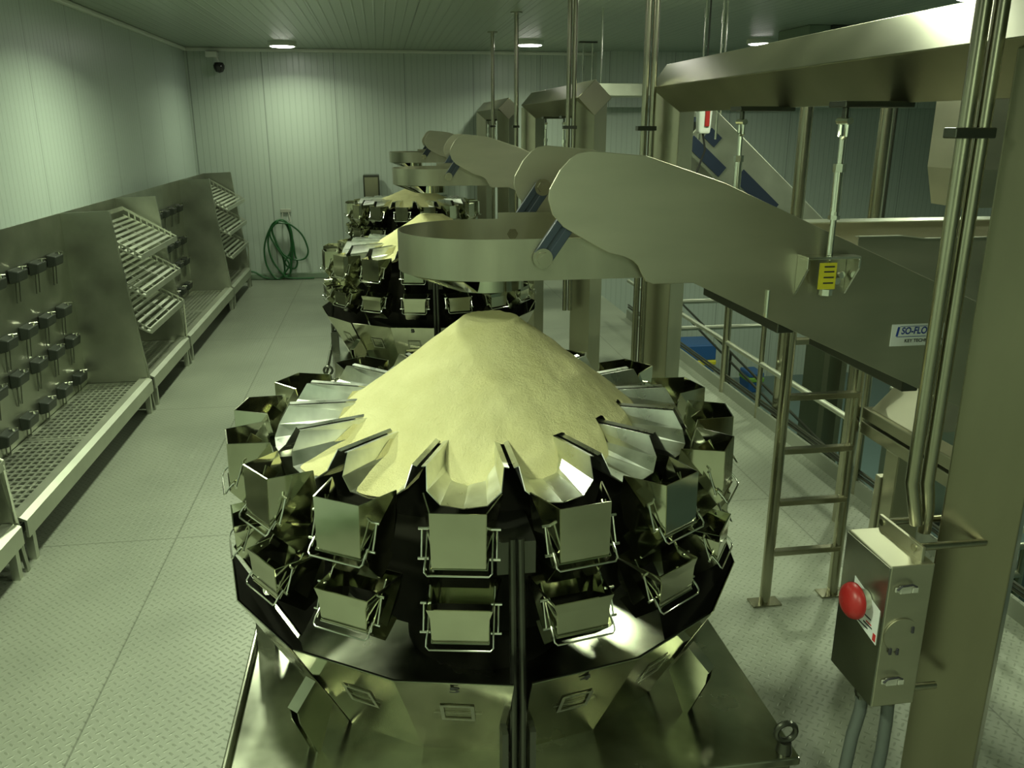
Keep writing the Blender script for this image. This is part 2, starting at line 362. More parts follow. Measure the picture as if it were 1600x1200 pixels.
    wh.poly([(-.080, -.892, zt2 - .028), (.080, -.892, zt2 - .028), (.077, -.888, zb2), (-.077, -.888, zb2)])
    for s in (-1, 1):
        wh.poly([(s * .090, -.895, zt2), (s * .105, -.735, zt2 + .01), (s * .085, -.735, .96), (s * .077, -.80, .88), (s * .077, -.888, zb2), (s * .080, -.892, zt2 - .028)])
    wh.poly([(-.105, -.735, zt2 + .01), (.105, -.735, zt2 + .01), (.085, -.735, .96), (-.085, -.735, .96)])
    wh_o = wh.build('weigh_hopper', 'mirror', root, solid=.004)
    gear(wh_o, -.888, .930, .075, .080)
    for k in range(16):
        a = R(-10.9 + 22.5 * k)
        if k == 0: L = (pan_o, hop_o, wh_o)
        else: L = tuple(copy_tree(o, root) for o in (pan_o, hop_o, wh_o))
        for o in L: o.rotation_euler.z = a
    return root
WX = [(.328, 2.894), (.376, 7.24), (.40, 11.60)]
w1 = make_weigher()
WL = ['nearest and largest stainless multihead weigher, ringed by steel hoppers around a powder heap',
      'middle multihead weigher in the row, half hidden behind the nearest feed dish',
      'farthest multihead weigher in the row, closest to the back wall']
weighers = [w1, copy_tree(w1), copy_tree(w1)]
for o, (x, y), l in zip(weighers, WX, WL): o.location = (x, y, 0); o['label'] = l

# ------------------------------------------------------------------ powder heaps
def make_heap(name, seed, apex, full, slope, scale_r=1.0):
    b = MB(); n = 384; m = 80; cx, cy = .03, 0.0
    vs = []
    for i in range(m + 1):
        t = i / m
        for k in range(n):
            a = 360.0 * k / n - 180.0
            rel = (a + 10.9 + 11.25) % 22.5 - 11.25
            idx = round((a + 10.9 - rel) / 22.5) % 16
            mx = .575 + .03 * noise.noise(Vector((idx * 3.1, seed, 0)))
            if idx in full: mx = full[idx]
            w = max(0.0, 1 - (abs(rel) / 8.8) ** 4)
            rm = .485 + (mx - .485) * (w ** .6 if w > 0 else 0)
            r = t / .75 * .455 if t < .75 else .455 + (t - .75) / .25 * (rm - .455)
            x, y = r * sin(R(a)), -r * cos(R(a))
            d = math.hypot(x - cx, y - cy)
            sl = slope * (1 + .05 * max(0, y / max(r, .05)))
            z = apex - sl * max(0, math.sqrt(d * d + .0003) - .098)
            nv = Vector((x * 7, y * 7, seed))
            z += .009 * noise.noise(nv) * min(1, d / .15) + .004 * noise.noise(nv * 3)
            fr = max(0, -y / max(r, .05))
            z += .016 * fr * math.exp(-((d - .34) / .07) ** 2) - .016 * fr * math.exp(-((d - .22) / .06) ** 2)
            base = 1.272 + .003 * noise.noise(nv * 2)
            if mx > .65: z = max(z, base + .06 * max(0, (mx - r) / (mx - .42)))
            e = (1 - t) * rm
            zz = max(z, base)
            if w > .02 and e < .045: zz = base + (zz - base) * (1 - w * (1 - (e / .045) ** .6))
            if abs(rel) > 8.2: zz = max(zz, 1.360)
            vs.append((x, y, zz))
    fs = [(i * n + k, i * n + (k + 1) % n, (i + 1) * n + (k + 1) % n, (i + 1) * n + k) for i in range(m) for k in range(n)]
    b.add(vs, fs, True)
    return b.build(name, 'powder')
for i, ((x, y), l) in enumerate(zip(WX, ['large pale yellow powder heap on the nearest weigher', 'pale yellow powder heap on the middle weigher behind the feed dish', 'pale yellow powder spread on the farthest weigher'])):
    h = make_heap('powder_heap', 3.7 + i * 5, (1.655, 1.58, 1.50)[i], ({15: .728, 14: .722, 0: .60}, {0: .70, 15: .72, 1: .70}, {0: .73, 15: .73, 1: .73, 2: .73})[i], (.75, .62, .42)[i])
    h.location = (x, y, 0); tag(h, l, 'powder', None, 'stuff')

# ------------------------------------------------------------------ feed dishes
def make_dish():
    root = empty('feed_dish', (0, 0, 0), '', 'feed dish', 'round feed dishes above the weighers')
    cx, r, xe = .02, .30, .57
    ring = [(cx + r * cos(t), r * sin(t)) for t in [pi / 2 + pi * k / 28 for k in range(29)]]
    fine = [(cx + r * cos(t), r * sin(t)) for t in [pi / 2 + pi * k / 72 for k in range(73)]]
    out = [(xe, r)] + fine + [(xe, -r)]
    wall = MB(); n = len(out)
    zt = lambda p: 1.962
    vs = [(x, y, 1.832) for x, y in out] + [(x, y, 1.962) for x, y in out]
    wall.add(vs, [(i, i + 1, n + i + 1, n + i) for i in range(n - 1)], True)
    wall.build('dish_wall', 'dish', root, solid=.004)
    # lip turned inward along the near side and a raised back edge
    MB().box(.10, .52, .294, .300, 1.96, 1.985).build('back_lip', 'dish', root)
    MB().poly([(.24, -.298, 1.962), (.60, -.298, 1.962), (.60, -.265, 1.948), (.24, -.265, 1.948)]).build('front_lip', 'brushed', root, solid=.003)
    fl = MB()
    hole = [(cx + .125 * cos(t), .125 * sin(t)) for t in [pi / 2 + pi * k / 28 for k in range(29)]] + [(cx + .125 * cos(t), .125 * sin(t)) for t in [-pi / 2 + pi * k / 28 for k in range(1, 28)]]
    n2 = len(hole)
    # half-plate left and right of the hole
    A = ring; Hh = hole[:29]
    fl.add([(x, y, 1.834) for x, y in A] + [(x, y, 1.834) for x, y in Hh], [(i, i + 1, 29 + i + 1, 29 + i) for i in range(28)])
    B = [(cx, -r)] + [(xe, -r + 2 * r * k / 26) for k in range(27)] + [(cx, r)]
    Hb = [hole[28]] + hole[29:] + [hole[0]]
    fl.add([(x, y, 1.834) for x, y in B] + [(x, y, 1.834) for x, y in Hb], [(i, i + 1, len(B) + i + 1, len(B) + i) for i in range(28)])
    fl.build('dish_floor', 'dish', root, solid=.003)
    # sloping underside and outlet collar
    k = MB(); s = 28
    up = [(cx + .29 * cos(t), .29 * sin(t), 1.828) for t in [pi * .62 + pi * .76 * q / s for q in range(s + 1)]]
    lo = [(cx + .13 * cos(t), .13 * sin(t), 1.765) for t in [pi * .62 + pi * .76 * q / s for q in range(s + 1)]]
    k.add(up + lo, [(i, i + 1, s + 1 + i + 1, s + 1 + i) for i in range(s)], True)
    k.build('underside_cone', 'mirror', root, solid=.003)
    MB().lathe([(.125, 1.832), (.125, 1.762)], 36, (cx, 0)).build('outlet_collar', 'mirror', root, solid=.003)
    e = MB()
    for sy in (-1, 1):
        e.poly([(xe - .02, sy * .3, 1.962), (xe + .02, sy * .3, 1.955), (xe + .08, sy * .3, 1.90), (xe + .12, sy * .3, 1.845), (xe + .16, sy * .3, 1.815), (xe - .02, sy * .3, 1.832)])
    e.poly([(xe, -.3, 1.832), (xe + .16, -.3, 1.815), (xe + .16, .3, 1.815), (xe, .3, 1.832)])
    e.build('dish_tail', 'dish', root, solid=.003)
    for sy in (-1, 1):
        a, c = Vector((.155, sy * .318, 1.905)), Vector((.272, sy * .318, 2.075))
        d = (c - a).normalized(); u = Vector((d.z, 0, -d.x))
        arm = MB()
        for off in (-.019, .019):
            p = [a + u * (off - .012), a + u * (off + .012), c + u * (off + .012), c + u * (off - .012)]
            arm.prism([q + Vector((0, -.010, 0)) for q in p], [q + Vector((0, .010, 0)) for q in p])
        p = [a + u * -.02, a + u * .02, c + u * .02, c + u * -.02]
        arm.prism([q + Vector((0, -.004, 0)) for q in p], [q + Vector((0, .004, 0)) for q in p])
        arm = arm.build('link_arm', 'bluearm', root, bevel=.002)
        for q in (a, c):
            k = MB()
            k.tube([q + Vector((0, -.024, 0)), q + Vector((0, .024, 0))], .011, 12); k.tube([q + Vector((0, -.022, 0)), q + Vector((0, .022, 0))], .021, 6)
            k.tube([q + Vector((0, -.013, 0)), q + Vector((0, .010, 0))], [.031, .029], 20)
            k.build('pivot_bolt', 'pipe', arm, bevel=.002)
    return root
d1 = make_dish(); dishes = [d1, copy_tree(d1), copy_tree(d1)]
for o, (x, y), l in zip(dishes, WX, ['round steel feed dish hanging over the nearest weigher', 'round steel feed dish over the middle weigher, second from the camera', 'smallest-looking round steel feed dish over the farthest weigher']):
    o.location = (x, y, 0); o['label'] = l

# ------------------------------------------------------------------ vibratory conveyors
def make_conveyor():
    root = empty('vibratory_conveyor', (0, 0, 0), '', 'conveyor', 'inclined vibratory conveyors feeding the dishes')
    ox = .328
    pts = [(.62, 2.226), (.794, 2.211), (1.044, 2.13), (1.807, 1.801), (2.30, 1.585), (2.30, 1.21), (1.82, 1.42), (1.278, 1.67), (.967, 1.819), (.834, 1.819), (.810, 1.828), (.793, 1.856), (.783, 1.878), (.766, 1.894), (.737, 1.908), (.685, 1.921), (.593, 1.972), (.542, 2.002), (.508, 2.04), (.494, 2.085), (.497, 2.115), (.529, 2.172), (.560, 2.205), (.585, 2.220)]
    pts = [(x - ox, z) for x, z in pts]
    for sy in (-1, 1):
        MB().plate_xz(pts, sy * .344 - .004, sy * .344 + .004).build('side_plate', 'brushed', root, bevel=.002)
    prof = [(.86, 1.86), (.97, 1.86), (1.278, 1.715), (1.82, 1.465), (2.295, 1.25)]
    t = MB()
    t.add([(x - ox, -.338, z) for x, z in prof] + [(x - ox, .338, z) for x, z in prof], [(i, i + 1, 5 + i + 1, 5 + i) for i in range(4)])
    t.build('trough_floor', 'brushed', root, solid=.004)
    # cross beams under the trough
    for x, z in ((1.30, 1.70), (1.78, 1.475)):
        MB().box(x - ox - .03, x - ox + .03, -.336, .336, z - .06, z - .02).build('cross_beam', 'post', root, bevel=.004)
    for sy in (-1, 1):
        h = MB(); y0 = sy * .349; y1 = sy * .42; w = .09; cx = 1.40 - ox
        h.box(cx - w, cx + w, min(y0, y1), max(y0, y1), 1.895, 1.903)
        for s in (-1, 1):
            px = cx + s * (w - .004)
            h.prism([(px - .004, y0, 1.895), (px - .004, y1, 1.895), (px - .004, y1, 1.865), (px - .004, y0, 1.77)], [(px + .004, y0, 1.895), (px + .004, y1, 1.895), (px + .004, y1, 1.865), (px + .004, y0, 1.77)])
        h = h.build('hanger_bracket', 'rod', root, bevel=.0015)
        q = MB()
        q.tube([(cx, sy * .385, 1.893), (cx, sy * .385, 1.80)], .008, 10)
        q.tube([(cx, sy * .385, 1.795), (cx, sy * .385, 1.775)], .02, 6)
        q.build('hanger_bolt', 'rod', h)
        MB().tube([(cx + .062, sy * .351, 1.835), (cx + .062, sy * .366, 1.835)], .011, 12).tube([(cx + .048, sy * .351, 1.815), (cx + .048, sy * .366, 1.815)], .011, 12).build('mount_bolt', 'rod', h)
        if sy < 0:
            yl = MB().box(cx - .045, cx + .012, sy * .414 - .002, sy * .414 + .002, 1.80, 1.884).build('warning_label', 'yellow', h)
            k = MB()
            for zz in (1.872, 1.856, 1.838, 1.82):
                k.box(cx - .030, cx + .004, sy * .414 - .0036, sy * .414 - .0022, zz - .0022, zz + .0022)
            k.build('warning_text', 'ink', yl)
    MB().tube([(1.22 - ox, -.351, 1.70), (1.22 - ox, -.351, 1.79)], .006, 8).build('weld_stud', 'rod', root)
    lx, lz = 1.790 - ox, 1.620
    pl = MB().box(lx - .118, lx + .118, -.351, -.3485, lz - .036, lz + .040).build('maker_plate', 'white', root, bevel=.001)
    t = MB(); text_on(t, 'SO-FLO', .033, (lx - .036, -.3518, lz + .016), (1, 0, 0), (0, 0, 1), .84, .12)
    t.prism([(lx - .1015, -.3518, lz - .001), (lx - .0935, -.3518, lz - .001), (lx - .0885, -.3518, lz + .031), (lx - .0965, -.3518, lz + .031)], [(lx - .1015, -.3512, lz - .001), (lx - .0935, -.3512, lz - .001), (lx - .0885, -.3512, lz + .031), (lx - .0965, -.3512, lz + .031)])
    t.box(lx - .098, lx + .010, -.3519, -.3512, lz - .0040, lz - .0022).box(lx - .088, lx + .010, -.3519, -.3512, lz + .0315, lz + .033)
    t.build('plate_letters', 'labelblue', pl)
    k = MB().box(lx + .014, lx + .022, -.3519, -.3512, lz - .003, lz + .033).box(lx + .022, lx + .056, -.3519, -.3512, lz - .003, lz + .004).box(lx + .022, lx + .056, -.3519, -.3512, lz + .027, lz + .033)
    k.build('plate_emblem', 'orange', pl)
    text_on(MB(), 'KEY TECHNOLOGY', .0155, (lx + .005, -.3518, lz - .018), (1, 0, 0), (0, 0, 1), 1.05).build('plate_small_letters', 'ink', pl)
    return root
v1 = make_conveyor(); convs = [v1, copy_tree(v1), copy_tree(v1)]
for o, (x, y), l in zip(convs, WX, ['nearest inclined vibratory conveyor with a white maker plate on its steel side', 'second inclined steel conveyor, sloping to the middle weigher', 'farthest inclined steel conveyor, ending above the third dish']):
    o.location = (x, y, 0); o['label'] = l

# ------------------------------------------------------------------ portal frames, hanger rods, conduits
PX, PZ, PH = 1.575, 2.49, .128
YN = [1.87, 6.50, 10.85]; YFr = [4.63, 8.98, 13.20]
def make_portal(yn, yf, label, over, i=0):
    root = empty('portal_frame', (PX, yn, 0), label, 'portal frame', 'steel portal frames with diamond section beams')
    L = yf - yn; s = PH
    for y in (0, L):
        b = MB()
        top = PZ - .02
        b.prism([(s, y, 0), (0, y + s, 0), (-s, y, 0), (0, y - s, 0)], [(s, y, top), (0, y + s, top), (-s, y, top), (0, y - s, top)])
        b.box(-.17, .17, y - .17, y + .17, 0, .012)
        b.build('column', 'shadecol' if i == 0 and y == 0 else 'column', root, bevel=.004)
    a, e = -over, L + s
    MB().prism([(s, a, PZ), (0, a, PZ + s), (-s, a, PZ), (0, a, PZ - s)], [(s, e - s, PZ), (0, e, PZ + s), (-s, e - s, PZ), (0, e - 2 * s, PZ - s)]).build('beam', 'column', root, bevel=.004)
    hx = WX[i][0] + 1.072 - PX
    for q in (WX[i][1] - .385 - yn, WX[i][1] + .385 - yn):
        MB().box(hx - .03, .02, q - .05, q + .05, PZ - s - .012, PZ - s + .006).box(hx - .006, hx + .006, q - .012, q + .012, PZ - s - .06, PZ - s - .01).build('beam_lug', 'post', root, bevel=.003)
    return root
make_portal(YN[0], YFr[0], 'nearest steel portal frame, its brushed beam running to the right edge', 1.6, 0)
make_portal(YN[1], YFr[1], 'middle steel portal frame with a diamond beam end facing the camera', .13, 1)
make_portal(YN[2], YFr[2], 'farthest steel portal frame by the back wall', .13, 2)

def make_hanger(loc, ztop, zbot, lean, label):
    root = empty('hanger_rod', loc, label, 'hanger rod', 'adjustable hanger rods holding the conveyors')
    T = Vector((lean, 0, ztop)); B = Vector((0, 0, zbot)); d = (T - B)
    P = lambda t: B + d * t
    MB().tube([P(0), P(.30)], .0095, 10).build('lower_rod', 'rod', root)
    MB().tube([P(.27), P(.30)], .018, 6).tube([P(.30), P(.33)], .014, 10).tube([P(.33), P(.64)], .0145, 12).tube([P(.62), P(.68)], .019, 6).build('turnbuckle', 'rod', root)
    MB().tube([P(.66), P(.88)], .009, 10).build('upper_rod', 'rod', root)
    ck = MB()
    c = P(.95)
    ck.tube([P(.86), P(.88) + Vector((0, .018, 0)), c + Vector((0, .020, .02)), P(1.0) + Vector((0, .020, 0))], .008, 8)
    ck.tube([P(.86), P(.88) - Vector((0, .018, 0)), c + Vector((0, -.020, .02)), P(1.0) - Vector((0, .020, 0))], .008, 8)
    ck.tube([P(.985) + Vector((0, -.034, 0)), P(.985) + Vector((0, .034, 0))], .011, 10)
    ck.build('clevis', 'rod', root)
    return root
for i, (x, y) in enumerate(WX):
    for sy, nm in ((-1, 'near'), (1, 'far')):
        n = ['nearest', 'middle', 'farthest'][i]
        make_hanger((x + 1.072, y + sy * .385, 0), PZ - PH - .045, 1.904, 0.0, 'steel hanger rod with turnbuckle on the %s side of the %s conveyor' % (nm, n))

def make_conduit(x, y, zb, label, pair=True, bend=False, cl=2.27):
    root = empty('conduit_pipe', (x, y, 0), label, 'pipe', 'vertical conduit pipes from the ceiling')
    xs = ((0, 0), (.041, -.004)) if pair else ((0, 0),)
    for i, (dx, dy) in enumerate(xs):
        p = [(dx, dy, CZ), (dx, dy, zb + .25), (dx, dy, zb + .12)]
        if bend: p += [(dx + .012, dy + .0, zb + .07), (dx + .03, dy, zb)] if i == 0 else [(dx + .006, dy, zb + .09), (dx + .02, dy + .01, zb + .04), (dx + .02, dy + .01, zb - .03)]
        else: p += [(dx, dy, zb)]
        MB().tube(p, .0170 if pair else .022, 14).build('pipe', 'pipe', root)
    c = MB().box(-.040, .064 if pair else .03, -.024, .022, cl, cl + .024)
    c.build('clamp', 'post', root, bevel=.003)
    f = MB().tube([(0, 0, CZ - .012), (0, 0, CZ)], .06, 20)
    f.build('ceiling_flange', 'pipe', root)
    return root
make_conduit(1.332, 1.85, 1.29, 'nearest pair of conduit pipes in front of the right-hand column', True, True)
make_conduit(1.39, 4.53, .9, 'conduit pipes left of the nearest frame\'s far column')
make_conduit(1.385, 6.41, .9, 'conduit pipes in front of the middle frame\'s diamond beam end')
make_conduit(1.385, 8.90, .9, 'conduit pipe at the middle frame\'s far column', False)
make_conduit(1.385, 10.76, .9, 'conduit pipe in front of the farthest frame\'s near column', False)

# ------------------------------------------------------------------ emergency stop box
def make_box():
    root = empty('control_box', (0, 0, 0), 'grey steel control box with a red emergency stop button', 'control box')
    x0, x1, y0, y1, z0, z1 = 1.345, 1.478, 1.90, 2.125, .675, 1.137
    z0b = .70
    root.scale = (.92, .92, .92); root.location = (0, 0, .184)
    b = MB().prism([(x0, y0, z0), (x1, y0, z0), (x1, y1, z0), (x0, y1, z0)], [(x0, y0, z1 - .004), (x1, y0, z1 - .004), (x1, y1, z1), (x0, y1, z1)])
    b.build('enclosure', 'brushed', root, bevel=.004)
    MB().poly([(x0 - .002, y0 - .0, z0 + .004), (x0 - .002, y1, z0 + .004), (x0 - .002, y1, z1 - .008), (x0 - .002, y0, z1 - .008)]).build('door_panel', 'rackpanel', root, solid=.003)
    lab = MB().poly([(x0 - .0045, 1.915, .985), (x0 - .0045, 2.055, 1.02), (x0 - .0045, 2.055, .90), (x0 - .0045, 1.915, .875)])
    lab = lab.build('stop_label', 'white', root, solid=.001)
    k = MB()
    for i, (a, c, z) in enumerate(((2.04, 2.0, .945), (1.99, 1.95, .935), (2.045, 1.99, .925), (1.985, 1.94, .912), (2.04, 1.96, .90))):
        k.box(x0 - .006, x0 - .0052, c, a, z - .002, z + .002)
    k.build('label_lines', 'ink', lab)
    k = MB().box(x0 - .006, x0 - .0052, 1.918, 1.932, .882, .905).box(x0 - .006, x0 - .0052, 1.985, 2.01, .948, .953).box(x0 - .006, x0 - .0052, 1.945, 1.972, .918, .922)
    k.build('label_red_marks', 'redink', lab)
    c = Vector((x0 - .005, 1.985, .982))
    e = MB().tube([c, c + Vector((-.02, 0, 0))], .030, 20).build('stop_collar', 'framepale', root)
    bt = MB()
    n = 28
    prof = [(.020, .024), (.042, .024), (.052, .032), (.054, .042), (.049, .056), (.036, .066), (.018, .071), (.0005, .072)]
    vs = [c + Vector((-h, r * cos(2 * pi * q / n), r * sin(2 * pi * q / n))) for r, h in prof for q in range(n)]
    bt.add(vs, [(i * n + q, i * n + (q + 1) % n, (i + 1) * n + (q + 1) % n, (i + 1) * n + q) for i in range(len(prof) - 1) for q in range(n)], True)
    bt.tube([c + Vector((-.018, 0, 0)), c + Vector((-.033, 0, 0))], .02, 16)
    bt.build('stop_button', 'red', root)
    # latches on the face toward the camera
    for z in (1.062, .762):
        l = MB().box(x0 + .030, x0 + .064, y0 - .012, y0 - .002, z - .010, z + .012).box(x0 + .018, x0 + .030, y0 - .008, y0 - .002, z - .006, z + .008).box(x0 + .064, x0 + .082, y0 - .016, y0 - .002, z - .007, z + .009)
        l.build('latch', 'framepale', root, bevel=.002)
        MB().tube([(x0 + .02, y0 - .012, z + .004), (x0 + .030, y0 - .016, z + .018), (x0 + .062, y0 - .016, z + .020), (x0 + .078, y0 - .012, z + .01)], .003, 6).build('latch_wire', 'ink', root)
    MB().tube([(x0 + .058, y0 - .005, .915), (x0 + .058, y0 - .001, .915)], .052, 32).build('blank_cover', 'brushed', root)
    for (dx, z) in ((.030, .865), (.09, .93), (.052, .862)):
        MB().box(x0 + dx - .004, x0 + dx + .004, y0 - .009, y0 - .003, z - .010, z + .010).build('cover_screw', 'ink', root, bevel=.001)
    # mounting straps and stand-off bars
    for (z, y) in ((1.135, 1.93), (1.135, 2.09)):
        MB().tube([(x1 - .04, y + .02, z + .025), (1.66, y + .02, z + .025)], .011, 12).build('standoff', 'pipe', root)
    MB().tube([(x1 - .04, 1.95, .69), (1.58, 1.95, .69)], .011, 12).build('standoff', 'pipe', root)
    MB().box(x1 - .036, x1 - .026, 1.915, 2.13, 1.130, 1.178).build('mounting_strap', 'brushed', root, bevel=.002)
    for i, (x, y, dx) in enumerate(((x0 + .03, 1.99, -.03), (x1 - .04, 1.955, .0))):
        MB().tube([(x, y, .685), (x, y, .655)], .026, 12).tube([(x, y, .66), (x, y, .64)], .021, 6).build('cable_gland', 'post', root)
    return root
make_box()
tag(MB().tube([(1.265, 1.831, .777), (1.262, 1.828, .73), (1.240, 1.815, .66), (1.222, 1.80, .57), (1.218, 1.795, .40), (1.222, 1.80, .14), (1.24, 1.82, .018), (1.31, 1.84, .016)], .017, 14).build('flexible_cable', 'greyhose'), 'grey flexible cable curving down from the left of the control box', 'cable')
tag(MB().tube([(1.323, 1.799, .777), (1.323, 1.795, .72), (1.318, 1.788, .62), (1.305, 1.78, .52), (1.30, 1.78, .30), (1.305, 1.785, .05), (1.33, 1.80, .016)], .017, 14).build('flexible_cable', 'greyhose'), 'grey flexible cable hanging straight below the control box, right one', 'cable')

# ------------------------------------------------------------------ ladder and support stand
def make_ladder():
    root = empty('ladder', (2.0, 3.53, 0), 'short grey steel ladder under the nearest conveyor', 'ladder')
    for x, y, top in ((-.187, -.018, 1.52), (.195, .015, 1.20)):
        MB().tube([(x, y, 0.008), (x, y, top)], .027, 14).build('stile', 'pipe', root)
        MB().box(x - .075, x + .075, y - .04, y + .04, 0, .008).build('foot_plate', 'pipe', root)
    for z in (.27, .54, .81, 1.08, 1.35):
        x1 = .195 if z < 1.2 else .10
        MB().box(-.187, x1, -.020, .020, z - .014, z + .014).build('rung', 'pipe', root, bevel=.004)
    return root
make_ladder()
def make_stand():
    root = empty('support_stand', (2.28, 3.2, 0), 'steel support stand with a square leg beside the ladder', 'stand')
    MB().box(-.05, .05, -.5, .34, .955, 1.01).box(-.05, .05, -.5, .34, .88, .94).build('top_rail', 'column', root, bevel=.005)
    MB().box(-.045, .10, .02, .12, 0, .88).build('leg', 'column', root, bevel=.005)
    MB().box(-.045, .10, -.48, -.38, 0, .88).build('leg', 'column', root, bevel=.005)
    MB().box(-.055, .03, .12, .16, .30, .74).build('junction_cover', 'brushed', root, bevel=.004)
    MB().prism([(-.03, -.05, 1.01), (.22, -.05, 1.01), (.22, .30, 1.01), (-.03, .30, 1.01)], [(.06, .0, 1.17), (.2, .0, 1.17), (.2, .24, 1.17), (.06, .24, 1.17)]).build('saddle', 'brushed', root, bevel=.005)
    return root
make_stand()

# ------------------------------------------------------------------ guard rail on the floor edge and things beyond it
def make_rail():
    root = empty('guard_rail', (2.96, 6.0, 0), 'light grey guard rail with posts along the right floor edge', 'railing')
    for z, r in ((.46, .022), (.88, .022)):
        MB().tube([(0, -5.0, z), (0, 4.0, z)], r, 14).build('rail', 'rackbar', root)
    for z in (.13, .16):
        MB().tube([(.01, -5.0, z), (.01, 4.0, z)], .011, 8).build('cable_line', 'post', root)
    for y, r in ((3.0, .03), (.9, .034), (.18, .021), (-1.33, .021), (-2.9, .021)):
        MB().tube([(0, y, 0), (0, y, .88)], r, 14).build('rail_post', 'pipe', root)
    MB().box(-.012, .012, -5.0, 4.0, 0, .10).build('toe_board', 'tread', root)
    return root
make_rail()
def make_stairrail():
    root = empty('stair_handrail', (3.62, 8.5, LOW), 'dark double handrail of the stair beyond the floor edge', 'handrail')
    a = Vector((0, 3.2, 2.37)); b = Vector((0, -3.6, 1.47)); q = Vector((0, 0, .10))
    MB().tube([a, b], .013, 8).build('rail', 'post', root)
    MB().tube([a - q, b - q], .013, 8).build('rail', 'post', root)
    for t in (.1, .5, .9):
        p = a.lerp(b, t); MB().tube([(0, p.y, 0), p], .014, 8).build('rail_post', 'post', root)
    return root
make_stairrail()
def make_lowrail(x0, x1, y, zs, label):
    root = empty('lower_guard_rail', (x0, y, LOW), label, 'railing')
    for z in zs: MB().tube([(0, 0, z - LOW), (x1 - x0, 0, z - LOW)], .027, 12).build('rail', 'rackbar', root)
    for x in (0, x1 - x0): MB().tube([(x, 0, 0), (x, 0, max(zs) - LOW)], .027, 12).build('rail_post', 'pipe', root)
    return root
make_lowrail(3.15, 5.2, 9.0, (.39, .08), 'pale horizontal rails on the lower level behind the guard rail')
make_lowrail(3.5, 4.5, 4.9, (-.62, -.85), 'low rails on the lower floor right of the ladder')
def make_bin(x, y, w, d, h, body, lid, label):
    root = empty('storage_bin', (x, y, LOW), label, 'bin', 'coloured bins on the lower floor')
    MB().prism([(-w * .45, -d * .45, 0), (w * .45, -d * .45, 0), (w * .45, d * .45, 0), (-w * .45, d * .45, 0)], [(-w / 2, -d / 2, h), (w / 2, -d / 2, h), (w / 2, d / 2, h), (-w / 2, d / 2, h)]).build('bin_body', body, root, bevel=.015)
    MB().box(-w * .53, w * .53, -d * .53, d * .53, h, h + .08).build('bin_lid', lid, root, bevel=.02)
    return root
b1 = make_bin(4.98, 12.95, .56, .6, .50, 'bluebin', 'yellow', 'tall blue bin with a yellow band on the lower floor')
MB().box(-.29, .29, -.30, .30, .58, .84).build('bin_top', 'bluebin', b1, bevel=.02)
b2 = make_bin(5.98, 12.8, .26, .4, .18, 'bluebin', 'greenlid', 'small blue and green bin at the foot of the back wall')
MB().box(-.13, .13, -.2, .2, .26, .34).build('bin_top', 'bluebin', b2, bevel=.02)

def make_frame():
    root = empty('machine_cabinet', (4.9, 6.6, LOW), 'pale machine cabinet on the lower floor behind the ladder', 'machine')
    MB().box(-.25, .35, -.4, .4, .0, 1.9).build('cabinet', 'rackbar', root, bevel=.02)
    for x in (-.30, .46): MB().box(x - .05, x + .05, -.45, -.35, 0, 2.3).build('upright', 'column', root, bevel=.006)
    MB().box(-.36, .52, -.46, -.36, 2.3, 2.4).build('top_beam', 'column', root, bevel=.006)
    MB().box(-.9, 1.3, -1.2, -.5, .0, .9).build('blue_hood', 'lower', root, bevel=.05)
    return root
make_frame()

# distribution trough, incline conveyor, pipes, hopper seen through the nearest frame
def make_trough():
    root = empty('distribution_trough', (3.3, 4.02, 0), 'long open steel distribution trough behind the nearest conveyor', 'conveyor trough')
    x0, x1 = -1.10, 2.2
    MB().poly([(x0, .32, 1.50), (x1, .32, 1.50), (x1, .32, 1.80), (x0, .32, 1.80)]).build('rear_wall', 'brushed', root, solid=.006)
    MB().poly([(x0, .28, 1.796), (x1, .28, 1.796), (x1, .34, 1.806), (x0, .34, 1.806)]).build('rear_lip', 'rackbar', root, solid=.006)
    MB().add([(x0, -.32, 1.46), (x1, -.32, 1.46), (x1, -.32, 1.785), (x0 + .34, -.32, 1.785), (x0 + .22, -.32, 1.80), (x0, -.32, 1.80)], [(0, 1, 2, 3, 4, 5)]).build('front_wall', 'brushed', root, solid=.006)
    MB().poly([(x0, -.33, 1.80), (x0 + .22, -.33, 1.80), (x0 + .22, -.29, 1.796), (x0, -.29, 1.796)]).poly([(x0 + .22, -.33, 1.80), (x0 + .34, -.33, 1.785), (x0 + .34, -.29, 1.781), (x0 + .22, -.29, 1.796)]).poly([(x0 + .34, -.33, 1.785), (x1, -.33, 1.785), (x1, -.29, 1.781), (x0 + .34, -.29, 1.781)]).build('front_lip', 'rackbar', root, solid=.005)
    MB().box(x0, x1, -.32, .32, 1.46, 1.52).build('trough_floor', 'brushed', root)
    for x in (x0 + .45, x1 - .3):
        for y in (-.28, .28):
            MB().box(x - .03, x + .03, y - .03, y + .03, 0 if x < -.3 else LOW, 1.46).build('leg', 'column', root)
    return root
make_trough()
